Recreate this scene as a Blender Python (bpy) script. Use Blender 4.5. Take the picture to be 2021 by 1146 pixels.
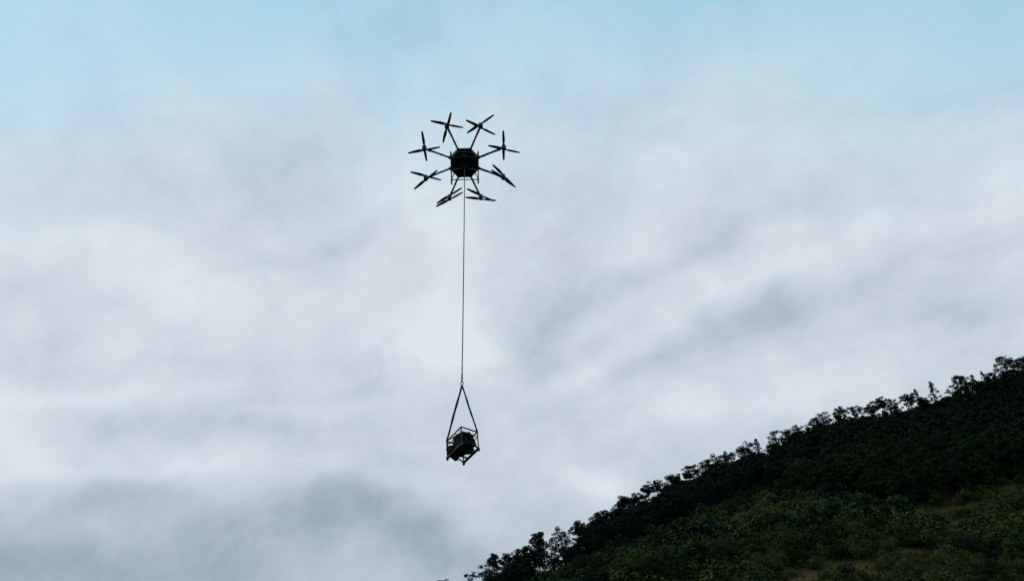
import bpy, math, random
import numpy as np
from mathutils import Vector, Matrix, Quaternion

for _o in list(bpy.data.objects):
    bpy.data.objects.remove(_o)
scene = bpy.context.scene
COL = scene.collection
R = math.radians

# ------------------------------------------------------------------ camera
PW, PH, FPX = 2021.0, 1146.0, 1400.0          # photograph size and focal length in its pixels
PITCH, ROLL = R(36.0), R(-2.1595)
CAM = np.array([0.0, 0.0, 1.6])
_X = np.array([1.0, 0, 0])
_U = np.array([0.0, -math.sin(PITCH), math.cos(PITCH)])
_Z = -np.array([0.0, math.cos(PITCH), math.sin(PITCH)])
_c, _s = math.cos(ROLL), math.sin(ROLL)
CAMR = np.c_[_X, _U, _Z] @ np.array([[_c, -_s, 0], [_s, _c, 0], [0, 0, 1.0]])
cam_data = bpy.data.cameras.new('camera')
cam = bpy.data.objects.new('camera', cam_data)
COL.objects.link(cam)
_m = Matrix.Identity(4)
for _i in range(3):
    for _j in range(3):
        _m[_i][_j] = CAMR[_i, _j]
    _m[_i][3] = CAM[_i]
cam.matrix_world = _m
cam_data.sensor_width = 36.0
cam_data.lens = 36.0 * FPX / PW
cam_data.clip_start = 0.1
cam_data.clip_end = 9000.0
scene.camera = cam
scene.render.resolution_x, scene.render.resolution_y = 1024, 580


def pix_dir(x, y):
    d = CAMR @ np.array([(x - PW / 2) / FPX, (PH / 2 - y) / FPX, -1.0])
    return d / np.linalg.norm(d)


# ------------------------------------------------------------------ colour management
scene.view_settings.view_transform = 'Standard'
scene.view_settings.look = 'None'
scene.view_settings.exposure = 0.0
scene.view_settings.gamma = 1.0
scene.view_settings.use_curve_mapping = False


def srgb(r, g, b):
    def f(c):
        c /= 255.0
        return c / 12.92 if c <= 0.04045 else ((c + 0.055) / 1.055) ** 2.4
    return (f(r), f(g), f(b), 1.0)


# ------------------------------------------------------------------ sky
SUN_EL, SUN_AZ = R(42.0), R(-75.0)            # azimuth from +Y, clockwise positive
world = bpy.data.worlds.new('World')
scene.world = world
world.use_nodes = True
wt = world.node_tree
wt.nodes.clear()


class NT:
    """short-hand for building shader node trees"""
    def __init__(self, t):
        self.t = t

    def n(self, kind, **kw):
        nd = self.t.nodes.new(kind)
        for k, v in kw.items():
            setattr(nd, k, v)
        return nd

    def put(self, sock, v):
        if isinstance(v, bpy.types.NodeSocket):
            self.t.links.new(v, sock)
        else:
            sock.default_value = v

    def math(self, op, a, b=None, clamp=False):
        nd = self.n('ShaderNodeMath', operation=op, use_clamp=clamp)
        self.put(nd.inputs[0], a)
        if b is not None:
            self.put(nd.inputs[1], b)
        return nd.outputs[0]

    def madd(self, a, b, c):
        nd = self.n('ShaderNodeMath', operation='MULTIPLY_ADD')
        for i, v in enumerate((a, b, c)):
            self.put(nd.inputs[i], v)
        return nd.outputs[0]

    def vec(self, op, a, b=None, scale=None):
        nd = self.n('ShaderNodeVectorMath', operation=op)
        self.put(nd.inputs[0], a)
        if b is not None:
            self.put(nd.inputs[1], b)
        if scale is not None:
            self.put(nd.inputs['Scale'], scale)
        return nd.outputs['Value'] if op in ('DOT_PRODUCT', 'LENGTH') else nd.outputs[0]

    def noise(self, vec, scale, detail=4.0, rough=0.5, col=False):
        nd = self.n('ShaderNodeTexNoise')
        self.put(nd.inputs['Vector'], vec)
        nd.inputs['Scale'].default_value = scale
        nd.inputs['Detail'].default_value = detail
        nd.inputs['Roughness'].default_value = rough
        return nd.outputs['Color'] if col else nd.outputs[0]

    def ramp(self, fac, stops, interp='LINEAR'):
        nd = self.n('ShaderNodeValToRGB')
        nd.color_ramp.interpolation = interp
        el = nd.color_ramp.elements
        while len(el) < len(stops):
            el.new(0.5)
        for e, (p, c) in zip(el, stops):
            e.position = p
            e.color = c
        self.put(nd.inputs[0], fac)
        return nd.outputs[0]


w = NT(wt)
direction = w.n('ShaderNodeTexCoord').outputs['Generated']


def warped(d, amounts):
    for sc, amp, det in amounts:
        off = w.vec('SUBTRACT', w.noise(d, sc, det, 0.55, True), (0.5, 0.5, 0.5))
        d = w.vec('ADD', d, w.vec('SCALE', off, scale=amp))
    return d


def layer(d):
    """project a direction onto a flat cloud layer one unit overhead"""
    sep = w.n('ShaderNodeSeparateXYZ')
    w.put(sep.inputs[0], d)
    z = w.math('MAXIMUM', sep.outputs[2], 0.06)
    cmb = w.n('ShaderNodeCombineXYZ')
    w.put(cmb.inputs[0], w.math('DIVIDE', sep.outputs[0], z))
    w.put(cmb.inputs[1], w.math('DIVIDE', sep.outputs[1], z))
    cmb.inputs[2].default_value = 1.0
    return cmb.outputs[0], sep.outputs[2]


wd = warped(direction, ((3.0, 0.07, 3.0), (10.0, 0.05, 4.0)))
cloud_p, _ = layer(wd)
_, elev_z = layer(direction)


def plane_pt(x, y):
    d = pix_dir(x, y)
    return d[:2] / d[2]


def cloud_lump(total, x, y, rx, ry, rot, amp):
    """one soft lump or hollow of the cloud deck, an ellipse lying in the cloud layer"""
    c = plane_pt(x, y)
    J = np.c_[(plane_pt(x + 2, y) - plane_pt(x - 2, y)) / 4, (plane_pt(x, y + 2) - plane_pt(x, y - 2)) / 4]
    a = R(-rot)
    Rm = np.array([[math.cos(a), math.sin(a)], [-math.sin(a), math.cos(a)]])
    K = np.diag([1 / rx, 1 / ry]) @ Rm @ np.linalg.inv(J)
    k0 = -K @ c
    u = w.vec('DOT_PRODUCT', cloud_p, (K[0, 0], K[0, 1], float(k0[0])))
    v = w.vec('DOT_PRODUCT', cloud_p, (K[1, 0], K[1, 1], float(k0[1])))
    r2 = w.madd(v, v, w.math('MULTIPLY', u, u))
    return w.madd(w.math('POWER', 0.5, r2), amp, total)


LUMPS = [  # x, y, radius x, radius y, tilt, strength: bright positive, dark negative
    (400, 385, 190, 75, 5, -.20), (620, 330, 90, 40, 10, -.10), (1080, 650, 110, 70, 10, -.32),
    (1330, 670, 240, 42, 20, -.26), (1620, 600, 190, 38, 14, -.16), (1900, 600, 150, 40, 5, -.14),
    (60, 1110, 330, 60, 0, -.22), (840, 1060, 150, 45, -28, -.30), (600, 1015, 130, 45, 12, -.22),
    (310, 838, 150, 26, 4, -.20), (230, 970, 90, 22, 8, -.16), (70, 700, 90, 45, 0, -.13),
    (1160, 850, 80, 45, 10, -.16), (420, 715, 130, 24, 2, -.10), (1140, 480, 70, 50, 20, -.12),
    (1430, 490, 70, 30, 20, -.08), (1800, 400, 120, 35, 32, -.10), (1095, 180, 40, 45, 0, -.10),
    (1950, 485, 80, 22, 12, -.12), (520, 820, 90, 50, 0, -.08), (760, 60, 110, 60, 0, -.08),
    (700, 480, 120, 40, 10, -.08), (500, 1130, 170, 40, 0, -.12), (1000, 780, 100, 60, 0, -.08),
    (640, 860, 110, 30, 5, -.10),
    (905, 690, 80, 46, 0, .44), (360, 600, 130, 65, 0, .20), (50, 860, 110, 70, 0, .30),
    (460, 890, 170, 34, 3, .18), (130, 470, 180, 70, 0, .14), (820, 330, 110, 110, 0, .12),
    (880, 470, 60, 60, 0, .14), (1290, 440, 130, 40, 52, .12), (1205, 712, 150, 20, 28, .30),
    (1660, 320, 170, 28, 30, .08), (1600, 760, 220, 45, 14, .16), (1165, 945, 60, 30, -20, .34),
    (780, 945, 110, 24, -8, .18), (1000, 135, 36, 30, 0, .14), (480, 60, 140, 40, 0, .10),
    (30, 180, 60, 60, 0, .10), (300, 690, 120, 24, 0, .08), (560, 930, 120, 26, 6, .10),
    (1350, 560, 200, 30, 26, .08), (1700, 490, 160, 22, 22, .08), (880, 600, 80, 60, 0, .08),
    (650, 580, 90, 50, 10, .06), (1290, 830, 140, 30, 16, .10),
    (1500, 430, 260, 24, 30, -.14), (1560, 515, 260, 20, 24, .14), (1250, 570, 220, 22, 30, -.10), (700, 430, 220, 24, 22, .12),
    (560, 505, 220, 22, 18, -.12), (250, 775, 260, 18, 3, .14), (200, 925, 260, 16, 4, .16), (650, 800, 200, 16, 4, .12),
]
# mean brightness of the deck by height above the horizon
base = w.n('ShaderNodeMapRange', interpolation_type='SMOOTHSTEP')
w.put(base.inputs[0], elev_z)
for _k, _v in zip((1, 2, 3, 4), (0.16, 0.58, 0.47, 0.78)):
    base.inputs[_k].default_value = _v
total = base.outputs[0]
for lump in LUMPS:
    total = cloud_lump(total, *lump[:5], lump[5])
# ragged structure at several sizes
for src, sc, det, rough, amp in ((wd, 5.0, 3.0, 0.5, 0.30), (wd, 13.0, 5.0, 0.6, 0.50)):
    nz = w.math('SUBTRACT', w.noise(src, sc, det, rough), 0.5)
    total = w.madd(nz, amp, total)
# cloud streets: long ripples of the layer, all running the same way
streets = w.n('ShaderNodeCombineXYZ')
w.put(streets.inputs[0], w.math('MULTIPLY', w.vec('DOT_PRODUCT', cloud_p, (-0.85, 0.53, 0.0)), 0.60))
w.put(streets.inputs[1], w.vec('DOT_PRODUCT', cloud_p, (0.53, 0.85, 0.0)))
near_deck = w.n('ShaderNodeMapRange', interpolation_type='SMOOTHSTEP')   # far ripples blur together
w.put(near_deck.inputs[0], elev_z)
for _k, _v in zip((1, 2, 3, 4), (0.18, 0.52, 0.0, 1.0)):
    near_deck.inputs[_k].default_value = _v
for sc, det, rough, amp in ((2.8, 4.0, 0.55, 0.36), (9.0, 4.0, 0.55, 0.24)):
    nz = w.math('SUBTRACT', w.noise(streets.outputs[0], sc, det, rough), 0.5)
    nz = w.math('MULTIPLY', nz, near_deck.outputs[0])
    total = w.madd(nz, amp, total)
# how much of the blue the deck hides: its ragged edge passes nearly overhead, the deck closes ahead
cover = w.n('ShaderNodeMapRange', interpolation_type='SMOOTHSTEP')
_py = w.n('ShaderNodeSeparateXYZ')
w.put(_py.inputs[0], cloud_p)
thin = w.madd(w.math('SUBTRACT', w.noise(wd, 3.5, 4.0, 0.55), 0.5), 0.46, _py.outputs[1])
w.put(cover.inputs[0], thin)
for _k, _v in zip((1, 2, 3, 4), (0.36, 1.20, 0.0, 1.0)):
    cover.inputs[_k].default_value = _v
# where the deck thins out it is brighter
total = w.madd(w.math('SUBTRACT', 1.0, cover.outputs[0]), 0.34, total)
deck_col = w.ramp(total, [(0.0, srgb(126, 145, 158)), (0.25, srgb(158, 176, 187)), (0.5, srgb(187, 199, 210)),
                           (0.75, srgb(205, 216, 226)), (1.0, srgb(221, 230, 236))])
# a thin veil lets the blue above it through, so it is bluer than the thick deck
veil = w.n('ShaderNodeMix', data_type='RGBA', blend_type='MIX')
w.put(veil.inputs[0], cover.outputs[0])
veil.inputs[6].default_value = (0.50, 0.86, 1.0, 1.0)
veil.inputs[7].default_value = (1.0, 1.0, 1.0, 1.0)
tint = w.n('ShaderNodeMix', data_type='RGBA', blend_type='MULTIPLY')
tint.inputs[0].default_value = 1.0
w.put(tint.inputs[6], deck_col)
w.put(tint.inputs[7], [o for o in veil.outputs if o.type == 'RGBA'][0])
cloud_col = [o for o in tint.outputs if o.type == 'RGBA'][0]
sky = w.n('ShaderNodeTexSky', sky_type='NISHITA')
sky.sun_disc = False
sky.ozone_density = 0.3
sky.dust_density = 0.5
sky.sun_elevation = SUN_EL
sky.sun_rotation = SUN_AZ
bg_blue = w.n('ShaderNodeBackground')
w.put(bg_blue.inputs[0], sky.outputs[0])
bg_blue.inputs[1].default_value = 0.15
bg_cloud = w.n('ShaderNodeBackground')
w.put(bg_cloud.inputs[0], cloud_col)
bg_cloud.inputs[1].default_value = 1.0
mix = w.n('ShaderNodeMixShader')
w.put(mix.inputs[0], w.math('ADD', w.math('MULTIPLY', cover.outputs[0], 0.18), 0.82))
w.put(mix.inputs[1], bg_blue.outputs[0])
w.put(mix.inputs[2], bg_cloud.outputs[0])
world.cycles.sampling_method = 'MANUAL'
world.cycles.sample_map_resolution = 256
wout = w.n('ShaderNodeOutputWorld')
w.put(wout.inputs[0], mix.outputs[0])

# ------------------------------------------------------------------ the veiled sun
sun_data = bpy.data.lights.new('sun', 'SUN')
sun_data.energy = 0.5
sun_data.angle = R(25.0)
sun_data.color = (1.0, 0.96, 0.9)
sun = bpy.data.objects.new('sun', sun_data)
COL.objects.link(sun)
_sd = Vector((math.sin(SUN_AZ) * math.cos(SUN_EL), math.cos(SUN_AZ) * math.cos(SUN_EL), math.sin(SUN_EL)))
sun.rotation_euler = _sd.to_track_quat('Z', 'Y').to_euler()
sun.location = (-60, 20, 60)

# ------------------------------------------------------------------ mesh helpers
class MB:
    """collects shapes; build() links them as one mesh object"""
    def __init__(self):
        self.v, self.f, self.n = [], [], 0

    def add(self, verts, faces):
        verts = np.asarray(verts, float).reshape(-1, 3)
        self.v.append(verts)
        self.f += [tuple(int(i) + self.n for i in fc) for fc in faces]
        self.n += len(verts)

    def box(self, c, size, M=None, bev=0.0):
        sx, sy, sz = [0.5 * k for k in size]
        b = min(bev, sx * .6, sy * .6, sz * .6)
        if b <= 0:
            P = [(x, y, z) for z in (-sz, sz) for y in (-sy, sy) for x in (-sx, sx)]
            F = [(0, 2, 3, 1), (4, 5, 7, 6), (0, 1, 5, 4), (2, 6, 7, 3), (0, 4, 6, 2), (1, 3, 7, 5)]
        else:
            def ring(kx, ky, z):
                return [(kx, ky - b, z), (kx - b, ky, z), (-kx + b, ky, z), (-kx, ky - b, z),
                        (-kx, -ky + b, z), (-kx + b, -ky, z), (kx - b, -ky, z), (kx, -ky + b, z)]
            P = ring(sx - b, sy - b, -sz) + ring(sx, sy, -sz + b) + ring(sx, sy, sz - b) + ring(sx - b, sy - b, sz)
            F = [tuple(range(7, -1, -1)), tuple(range(24, 32))]
            for k in range(3):
                for i in range(8):
                    j = (i + 1) % 8
                    F.append((8 * k + i, 8 * k + j, 8 * k + 8 + j, 8 * k + 8 + i))
        P = np.array(P)
        if M is not None:
            P = P @ np.asarray(M).T
        self.add(P + np.asarray(c, float), F)

    def tube(self, path, rad, sides=8, cap=True, flat=1.0):
        path = [np.asarray(p, float) for p in path]
        n = len(path)
        rads = [rad] * n if np.isscalar(rad) else list(rad)
        V, F = [], []
        up = None
        for i in range(n):
            t = path[min(i + 1, n - 1)] - path[max(i - 1, 0)]
            t = t / (np.linalg.norm(t) + 1e-12)
            if up is None:
                a = np.array([0, 0, 1.0]) if abs(t[2]) < 0.9 else np.array([1.0, 0, 0])
                up = np.cross(t, a)
            up = up - t * (up @ t)
            up /= np.linalg.norm(up) + 1e-12
            sd = np.cross(t, up)
            for k in range(sides):
                a = 2 * math.pi * k / sides
                V.append(path[i] + rads[i] * (math.cos(a) * up + flat * math.sin(a) * sd))
        for i in range(n - 1):
            for k in range(sides):
                j = (k + 1) % sides
                F.append((i * sides + k, i * sides + j, (i + 1) * sides + j, (i + 1) * sides + k))
        if cap:
            F.append(tuple(range(sides - 1, -1, -1)))
            F.append(tuple((n - 1) * sides + k for k in range(sides)))
        self.add(V, F)

    def lathe(self, prof, c=(0, 0, 0), M=None, sides=20):
        """prof: (radius, height) pairs turned about local z"""
        V, F = [], []
        for r, z in prof:
            for k in range(sides):
                a = 2 * math.pi * k / sides
                V.append((r * math.cos(a), r * math.sin(a), z))
        n = len(prof)
        for i in range(n - 1):
            for k in range(sides):
                j = (k + 1) % sides
                F.append((i * sides + k, i * sides + j, (i + 1) * sides + j, (i + 1) * sides + k))
        F.append(tuple(range(sides - 1, -1, -1)))
        F.append(tuple((n - 1) * sides + k for k in range(sides)))
        V = np.array(V)
        if M is not None:
            V = V @ np.asarray(M).T
        self.add(V + np.asarray(c, float), F)

    def prism(self, poly, z0, z1, bev=0.0):
        poly = np.array(poly, float)
        n = len(poly)
        if bev:
            cen = poly.mean(0)
            inn = cen + (poly - cen) * (1 - bev / np.linalg.norm(poly - cen, axis=1).mean())
            rings = [(inn, z0), (poly, z0 + bev), (poly, z1 - bev), (inn, z1)]
        else:
            rings = [(poly, z0), (poly, z1)]
        V, F = [], []
        for p, z in rings:
            V += [(a, b, z) for a, b in p]
        for i in range(len(rings) - 1):
            for k in range(n):
                j = (k + 1) % n
                F.append((i * n + k, i * n + j, (i + 1) * n + j, (i + 1) * n + k))
        F.append(tuple(range(n - 1, -1, -1)))
        F.append(tuple((len(rings) - 1) * n + k for k in range(n)))
        self.add(V, F)

    def mesh(self, name, mat, smooth=False):
        me = bpy.data.meshes.new(name)
        me.from_pydata(np.concatenate(self.v).tolist(), [], self.f)
        if mat:
            me.materials.append(mat)
        if smooth:
            me.polygons.foreach_set('use_smooth', [True] * len(me.polygons))
        me.update()
        return me

    def build(self, name, mat, parent=None, smooth=False):
        o = bpy.data.objects.new(name, self.mesh(name, mat, smooth))
        COL.objects.link(o)
        o.parent = parent
        return o


def tag(o, label=None, cat=None, group=None, kind=None):
    if label:
        o['label'] = label
    if cat:
        o['category'] = cat
    if group:
        o['group'] = group
    if kind:
        o['kind'] = kind
    return o


def empty(name, loc, M=None):
    o = bpy.data.objects.new(name, None)
    COL.objects.link(o)
    m = Matrix.Identity(4)
    for i in range(3):
        if M is not None:
            for j in range(3):
                m[i][j] = float(M[i][j])
        m[i][3] = float(loc[i])
    o.matrix_world = m
    o.empty_display_size = 0.2
    return o


# ------------------------------------------------------------------ materials
def new_mat(name):
    m = bpy.data.materials.new(name)
    m.use_nodes = True
    t = NT(m.node_tree)
    return m, t, m.node_tree.nodes['Principled BSDF']


def plain(name, col, rough=0.5, metal=0.0, wear=0.25, scale=30.0, spec=0.5):
    m, t, p = new_mat(name)
    co = t.n('ShaderNodeTexCoord').outputs['Object']
    nz = t.noise(co, scale, 5.0, 0.6)
    lo = tuple(c * (1 - wear) for c in col) + (1,)
    hi = tuple(min(1, c * (1 + wear)) for c in col) + (1,)
    t.put(p.inputs['Base Color'], t.ramp(nz, [(0.3, lo), (0.7, hi)]))
    t.put(p.inputs['Roughness'], t.math('ADD', t.math('MULTIPLY', nz, 0.25), rough - 0.12))
    p.inputs['Metallic'].default_value = metal
    p.inputs['Specular IOR Level'].default_value = spec
    return m


M_CARBON = plain('carbon_fibre', (0.012, 0.013, 0.014), 0.5, wear=0.4, scale=60)
M_HULL = plain('black_composite', (0.010, 0.011, 0.012), 0.6, spec=.3)
M_MOTOR = plain('anodised_black', (0.02, 0.02, 0.022), 0.4, metal=0.4)
M_BLADE = plain('propeller_carbon', (0.012, 0.013, 0.014), 0.45)
M_GLINT = plain('pale_glint_metal', (0.55, 0.56, 0.57), 0.35, metal=0.9, wear=0.1)  # pale metal that imitates skylight glints on the drone's underside
M_LENS = plain('lens_glass', (0.25, 0.27, 0.3), 0.15, wear=0.1)
M_ROPE = plain('grey_rope', (0.07, 0.072, 0.075), 0.85, scale=120)
M_STRAP = plain('black_webbing', (0.014, 0.014, 0.016), 0.9, scale=200)
M_STEEL = plain('dark_painted_steel', (0.012, 0.012, 0.013), 0.6, wear=0.5, spec=.3)
M_ENGINE = plain('oily_cast_iron', (0.005, 0.005, 0.005), 0.7, wear=0.5, scale=18, spec=.1)
M_TANK = plain('dark_tank_paint', (0.005, 0.006, 0.006), 0.6, wear=0.3, spec=.12)


def leaf_mat(name, dark, light, trans=0.12):
    """leaves vary by clump (attribute), by plant (object random) and along a slow noise"""
    m, t, p = new_mat(name)
    at = t.n('ShaderNodeAttribute', attribute_name='tint').outputs['Fac']
    rnd = t.n('ShaderNodeObjectInfo').outputs['Random']
    k = t.math('ADD', t.math('MULTIPLY', at, 0.7), t.math('MULTIPLY', rnd, 0.3))
    t.put(p.inputs['Base Color'], t.ramp(k, [(0.1, dark + (1,)), (0.9, light + (1,))]))
    p.inputs['Roughness'].default_value = 0.7
    p.inputs['Specular IOR Level'].default_value = 0.06
    p.inputs['Transmission Weight'].default_value = 0.0
    return m


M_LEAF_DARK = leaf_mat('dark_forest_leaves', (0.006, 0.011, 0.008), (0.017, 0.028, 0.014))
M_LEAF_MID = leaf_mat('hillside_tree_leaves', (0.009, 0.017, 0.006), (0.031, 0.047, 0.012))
M_LEAF_SCRUB = leaf_mat('olive_scrub_leaves', (0.021, 0.025, 0.004), (0.072, 0.075, 0.012))
M_LEAF_DRY = leaf_mat('yellowish_scrub_leaves', (0.026, 0.028, 0.005), (0.085, 0.080, 0.018))
M_BARK = plain('pale_bark', (0.040, 0.037, 0.031), 0.9, wear=0.4, scale=4, spec=0.1)
M_BARK_DARK = plain('dark_bark', (0.022, 0.020, 0.017), 0.9, wear=0.4, scale=4, spec=0.1)

# ------------------------------------------------------------------ the hill
# canopy line of the ridge in the photograph; ridge ground lies a tree height below it
CANOPY = [(855, 1158), (930, 1146), (985, 1128), (1030, 1112), (1080, 1094), (1120, 1064), (1160, 1040), (1200, 1020),
          (1230, 995), (1270, 980), (1320, 950), (1380, 926), (1440, 908), (1500, 886), (1540, 862), (1600, 838),
          (1660, 828), (1720, 818), (1780, 804), (1830, 790), (1880, 770), (1930, 746), (1980, 724), (2021, 710)]
TREE_H = 7.5


def ridge_y(x):
    return 228.0 + 0.15 * x


def ridge_hit(px, py):
    d = pix_dir(px, py)
    t = 228.0 / (d[1] - 0.15 * d[0])
    return CAM + t * d


_rp = np.array([ridge_hit(*c) for c in CANOPY])
_rx = np.r_[-2500, -400, -220, -120, -60, _rp[:, 0], _rp[-1, 0] + 60, _rp[-1, 0] + 160, _rp[-1, 0] + 300, 900, 2500]
_rz0 = _rp[:, 2] - TREE_H
_rz = np.r_[2, 6, 12, 24, _rz0[0] - 9, _rz0, _rz0[-1] + 20, _rz0[-1] + 42, _rz0[-1] + 50, 120, 60]


def vnoise(x, y, seed):
    """smooth value noise on a lattice"""
    xi, yi = np.floor(x).astype(int), np.floor(y).astype(int)
    fx, fy = x - xi, y - yi
    fx, fy = fx * fx * (3 - 2 * fx), fy * fy * (3 - 2 * fy)

    def h(a, b):
        n = (a * 374761393 + b * 668265263 + seed * 974634777) & 0x7fffffff
        n = ((n ^ (n >> 13)) * 1274126177) & 0x7fffffff
        return ((n ^ (n >> 16)) & 0xffff) / 65535.0
    return (h(xi, yi) * (1 - fx) + h(xi + 1, yi) * fx) * (1 - fy) + (h(xi, yi + 1) * (1 - fx) + h(xi + 1, yi + 1) * fx) * fy


SLOPE_W = 205.0


def ground_z(x, y):
    x, y = np.asarray(x, float), np.asarray(y, float)
    zr = np.interp(x, _rx, _rz)
    d = (ridge_y(x) - y)
    front = np.clip(1 - d / SLOPE_W, 0, 1)
    front = np.where(d < 0, 1 - np.clip(-d / 420.0, 0, 1) ** 1.3 * 0.9, front)
    # ease out at the foot of the slope
    k = 0.12
    front = np.where((d >= 0) & (front < k), front * front / (2 * k) + 0.0, np.where(d >= 0, front - k / 2, front))
    front = np.where(d >= 0, front / (1 - k / 2), front)
    z = zr * front
    hilly = np.clip(z / 15.0, 0, 1) * np.clip(np.abs(d) / 45.0, 0, 1)
    z = z + hilly * ((vnoise(x / 42, y / 42, 3) - .5) * 9 + (vnoise(x / 15, y / 15, 5) - .5) * 3.2 + (vnoise(x / 5, y / 5, 7) - .5) * 0.9)
    return z


def ground_hit(px, py):
    """where the ray through a photo pixel meets the hillside"""
    d = pix_dir(px, py)
    t = np.linspace(30, 420, 3000)
    P = CAM + t[:, None] * d
    below = P[:, 2] < ground_z(P[:, 0], P[:, 1])
    if not below.any():
        return None
    return P[np.argmax(below)]


def in_poly(x, y, poly):
    inside = np.zeros(np.shape(x), bool)
    n = len(poly)
    for i in range(n):
        x0, y0 = poly[i]
        x1, y1 = poly[(i + 1) % n]
        c = ((y0 > y) != (y1 > y)) & (x < (x1 - x0) * (y - y0) / (y1 - y0 + 1e-12) + x0)
        inside ^= c
    return inside


def to_pix(P):
    q = (np.atleast_2d(P) - CAM) @ CAMR
    return np.c_[PW / 2 + FPX * q[:, 0] / -q[:, 2], PH / 2 - FPX * q[:, 1] / -q[:, 2]]


# soil scars: plan position (from the photograph), radii, turn
SCARS = []
for _px, _py, _a, _b, _t in ((1655, 1122, 8, 5, .1), (1700, 1132, 6, 5, .2), (1600, 1138, 6, 4, .1), (1630, 1130, 7, 5, .3), (1855, 1006, 7, 3.5, .4), (1915, 1000, 5, 2, .3), (1815, 1088, 4, 2, .2),
                             (1985, 962, 5, 2, .3), (1950, 1075, 3.5, 1.6, .2), (1872, 1040, 3, 1.5, .5)):
    _h = ground_hit(_px, _py)
    if _h is not None:
        SCARS.append((_h[0], _h[1], _a, _b, _t))


def scar_amount(x, y):
    s = np.zeros(np.shape(x))
    for cx, cy, a, b, t in SCARS:
        dx, dy = x - cx, y - cy
        u = (dx * math.cos(t) + dy * math.sin(t)) / a
        v = (-dx * math.sin(t) + dy * math.cos(t)) / b
        s = np.maximum(s, 1 - np.sqrt(u * u + v * v) + (vnoise(x / 1.7, y / 1.7, 11) - .5) * 0.9)
    return np.clip(s * 1.6, 0, 1)


def build_ground():
    gx = np.r_[np.linspace(-5000, -500, 10)[:-1], np.linspace(-500, -80, 22)[:-1], np.arange(-80, 300, 2.5), np.linspace(300, 700, 22), np.linspace(900, 5000, 9)]
    gy = np.r_[np.linspace(-5000, -400, 9)[:-1], np.linspace(-400, 30, 18)[:-1], np.arange(30, 300, 2.5), np.linspace(300, 700, 30), np.linspace(900, 6000, 10)]
    X, Y = np.meshgrid(gx, gy)
    Z = ground_z(X, Y)
    nx, ny = len(gx), len(gy)
    V = np.c_[X.ravel(), Y.ravel(), Z.ravel()]
    i = np.arange(ny - 1)[:, None] * nx + np.arange(nx - 1)[None, :]
    i = i.ravel()
    F = np.c_[i, i + 1, i + 1 + nx, i + nx]
    me = bpy.data.meshes.new('ground')
    me.from_pydata(V.tolist(), [], F.tolist())
    me.polygons.foreach_set('use_smooth', [True] * len(F))
    at = me.attributes.new('soil', 'FLOAT', 'POINT')
    at.data.foreach_set('value', scar_amount(V[:, 0], V[:, 1]).astype(np.float32))
    m, t, p = new_mat('hillside_earth_and_grass')
    co = t.n('ShaderNodeTexCoord').outputs['Object']
    n1 = t.noise(co, 0.35, 6.0, 0.6)
    n2 = t.noise(co, 1.6, 5.0, 0.65)
    grass = t.ramp(t.math('ADD', t.math('MULTIPLY', n1, 0.6), t.math('MULTIPLY', n2, 0.4)),
                   [(0.32, (0.010, 0.013, 0.004, 1)), (0.5, (0.022, 0.025, 0.006, 1)), (0.7, (0.042, 0.038, 0.010, 1))])
    soil = t.ramp(n2, [(0.3, (0.032, 0.016, 0.004, 1)), (0.6, (0.125, 0.056, 0.013, 1)), (0.8, (0.19, 0.105, 0.036, 1))])
    mx = t.n('ShaderNodeMix', data_type='RGBA')
    t.put(mx.inputs[0], t.n('ShaderNodeAttribute', attribute_name='soil').outputs['Fac'])
    t.put(mx.inputs[6], grass)
    t.put(mx.inputs[7], soil)
    t.put(p.inputs['Base Color'], mx.outputs[2])
    p.inputs['Roughness'].default_value = 0.95
    p.inputs['Specular IOR Level'].default_value = 0.1
    bp = t.n('ShaderNodeBump')
    bp.inputs['Strength'].default_value = 0.8
    bp.inputs['Distance'].default_value = 0.4
    t.put(bp.inputs['Height'], n2)
    t.put(p.inputs['Normal'], bp.outputs[0])
    me.materials.append(m)
    o = bpy.data.objects.new('ground', me)
    COL.objects.link(o)
    tag(o, kind='structure')
    return o


build_ground()
rng = np.random.default_rng(11)


# ------------------------------------------------------------------ foliage
def leaf_quads(centres, size, rg, squash=0.75, out=None, jitter=.55):
    """one leaf spray (a quad) at each centre, facing roughly outwards; returns verts (n*4,3)"""
    n = len(centres)
    nr = rg.normal(size=(n, 3))
    nr /= np.linalg.norm(nr, axis=1)[:, None]
    if out is not None:
        nr = out + nr * jitter
        nr /= np.linalg.norm(nr, axis=1)[:, None] + 1e-9
    a = rg.normal(size=(n, 3))
    a -= nr * (a * nr).sum(1)[:, None]
    a /= np.linalg.norm(a, axis=1)[:, None] + 1e-9
    b = np.cross(nr, a)
    s = (size * rg.uniform(0.55, 1.35, n))[:, None]
    b = b * squash
    return np.stack([centres - a * s, centres - b * s * .7, centres + a * s, centres + b * s * .7], 1).reshape(-1, 3)


def clump_points(n, c, r, rg, hollow=0.35):
    d = rg.normal(size=(n, 3))
    d /= np.linalg.norm(d, axis=1)[:, None]
    rad = rg.uniform(hollow, 1.0, n) ** 0.6
    return np.asarray(c) + d * rad[:, None] * np.asarray(r), d


def quads_mesh(name, V, tint, mat):
    me = bpy.data.meshes.new(name)
    n = len(V) // 4
    me.vertices.add(n * 4)
    me.vertices.foreach_set('co', V.astype(np.float32).ravel())
    me.loops.add(n * 4)
    me.loops.foreach_set('vertex_index', np.arange(n * 4, dtype=np.int32))
    me.polygons.add(n)
    me.polygons.foreach_set('loop_start', np.arange(0, n * 4, 4, dtype=np.int32))
    me.update(calc_edges=True)
    at = me.attributes.new('tint', 'FLOAT', 'POINT')
    at.data.foreach_set('value', np.repeat(tint, 4).astype(np.float32))
    me.materials.append(mat)
    me.validate()
    return me


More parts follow.
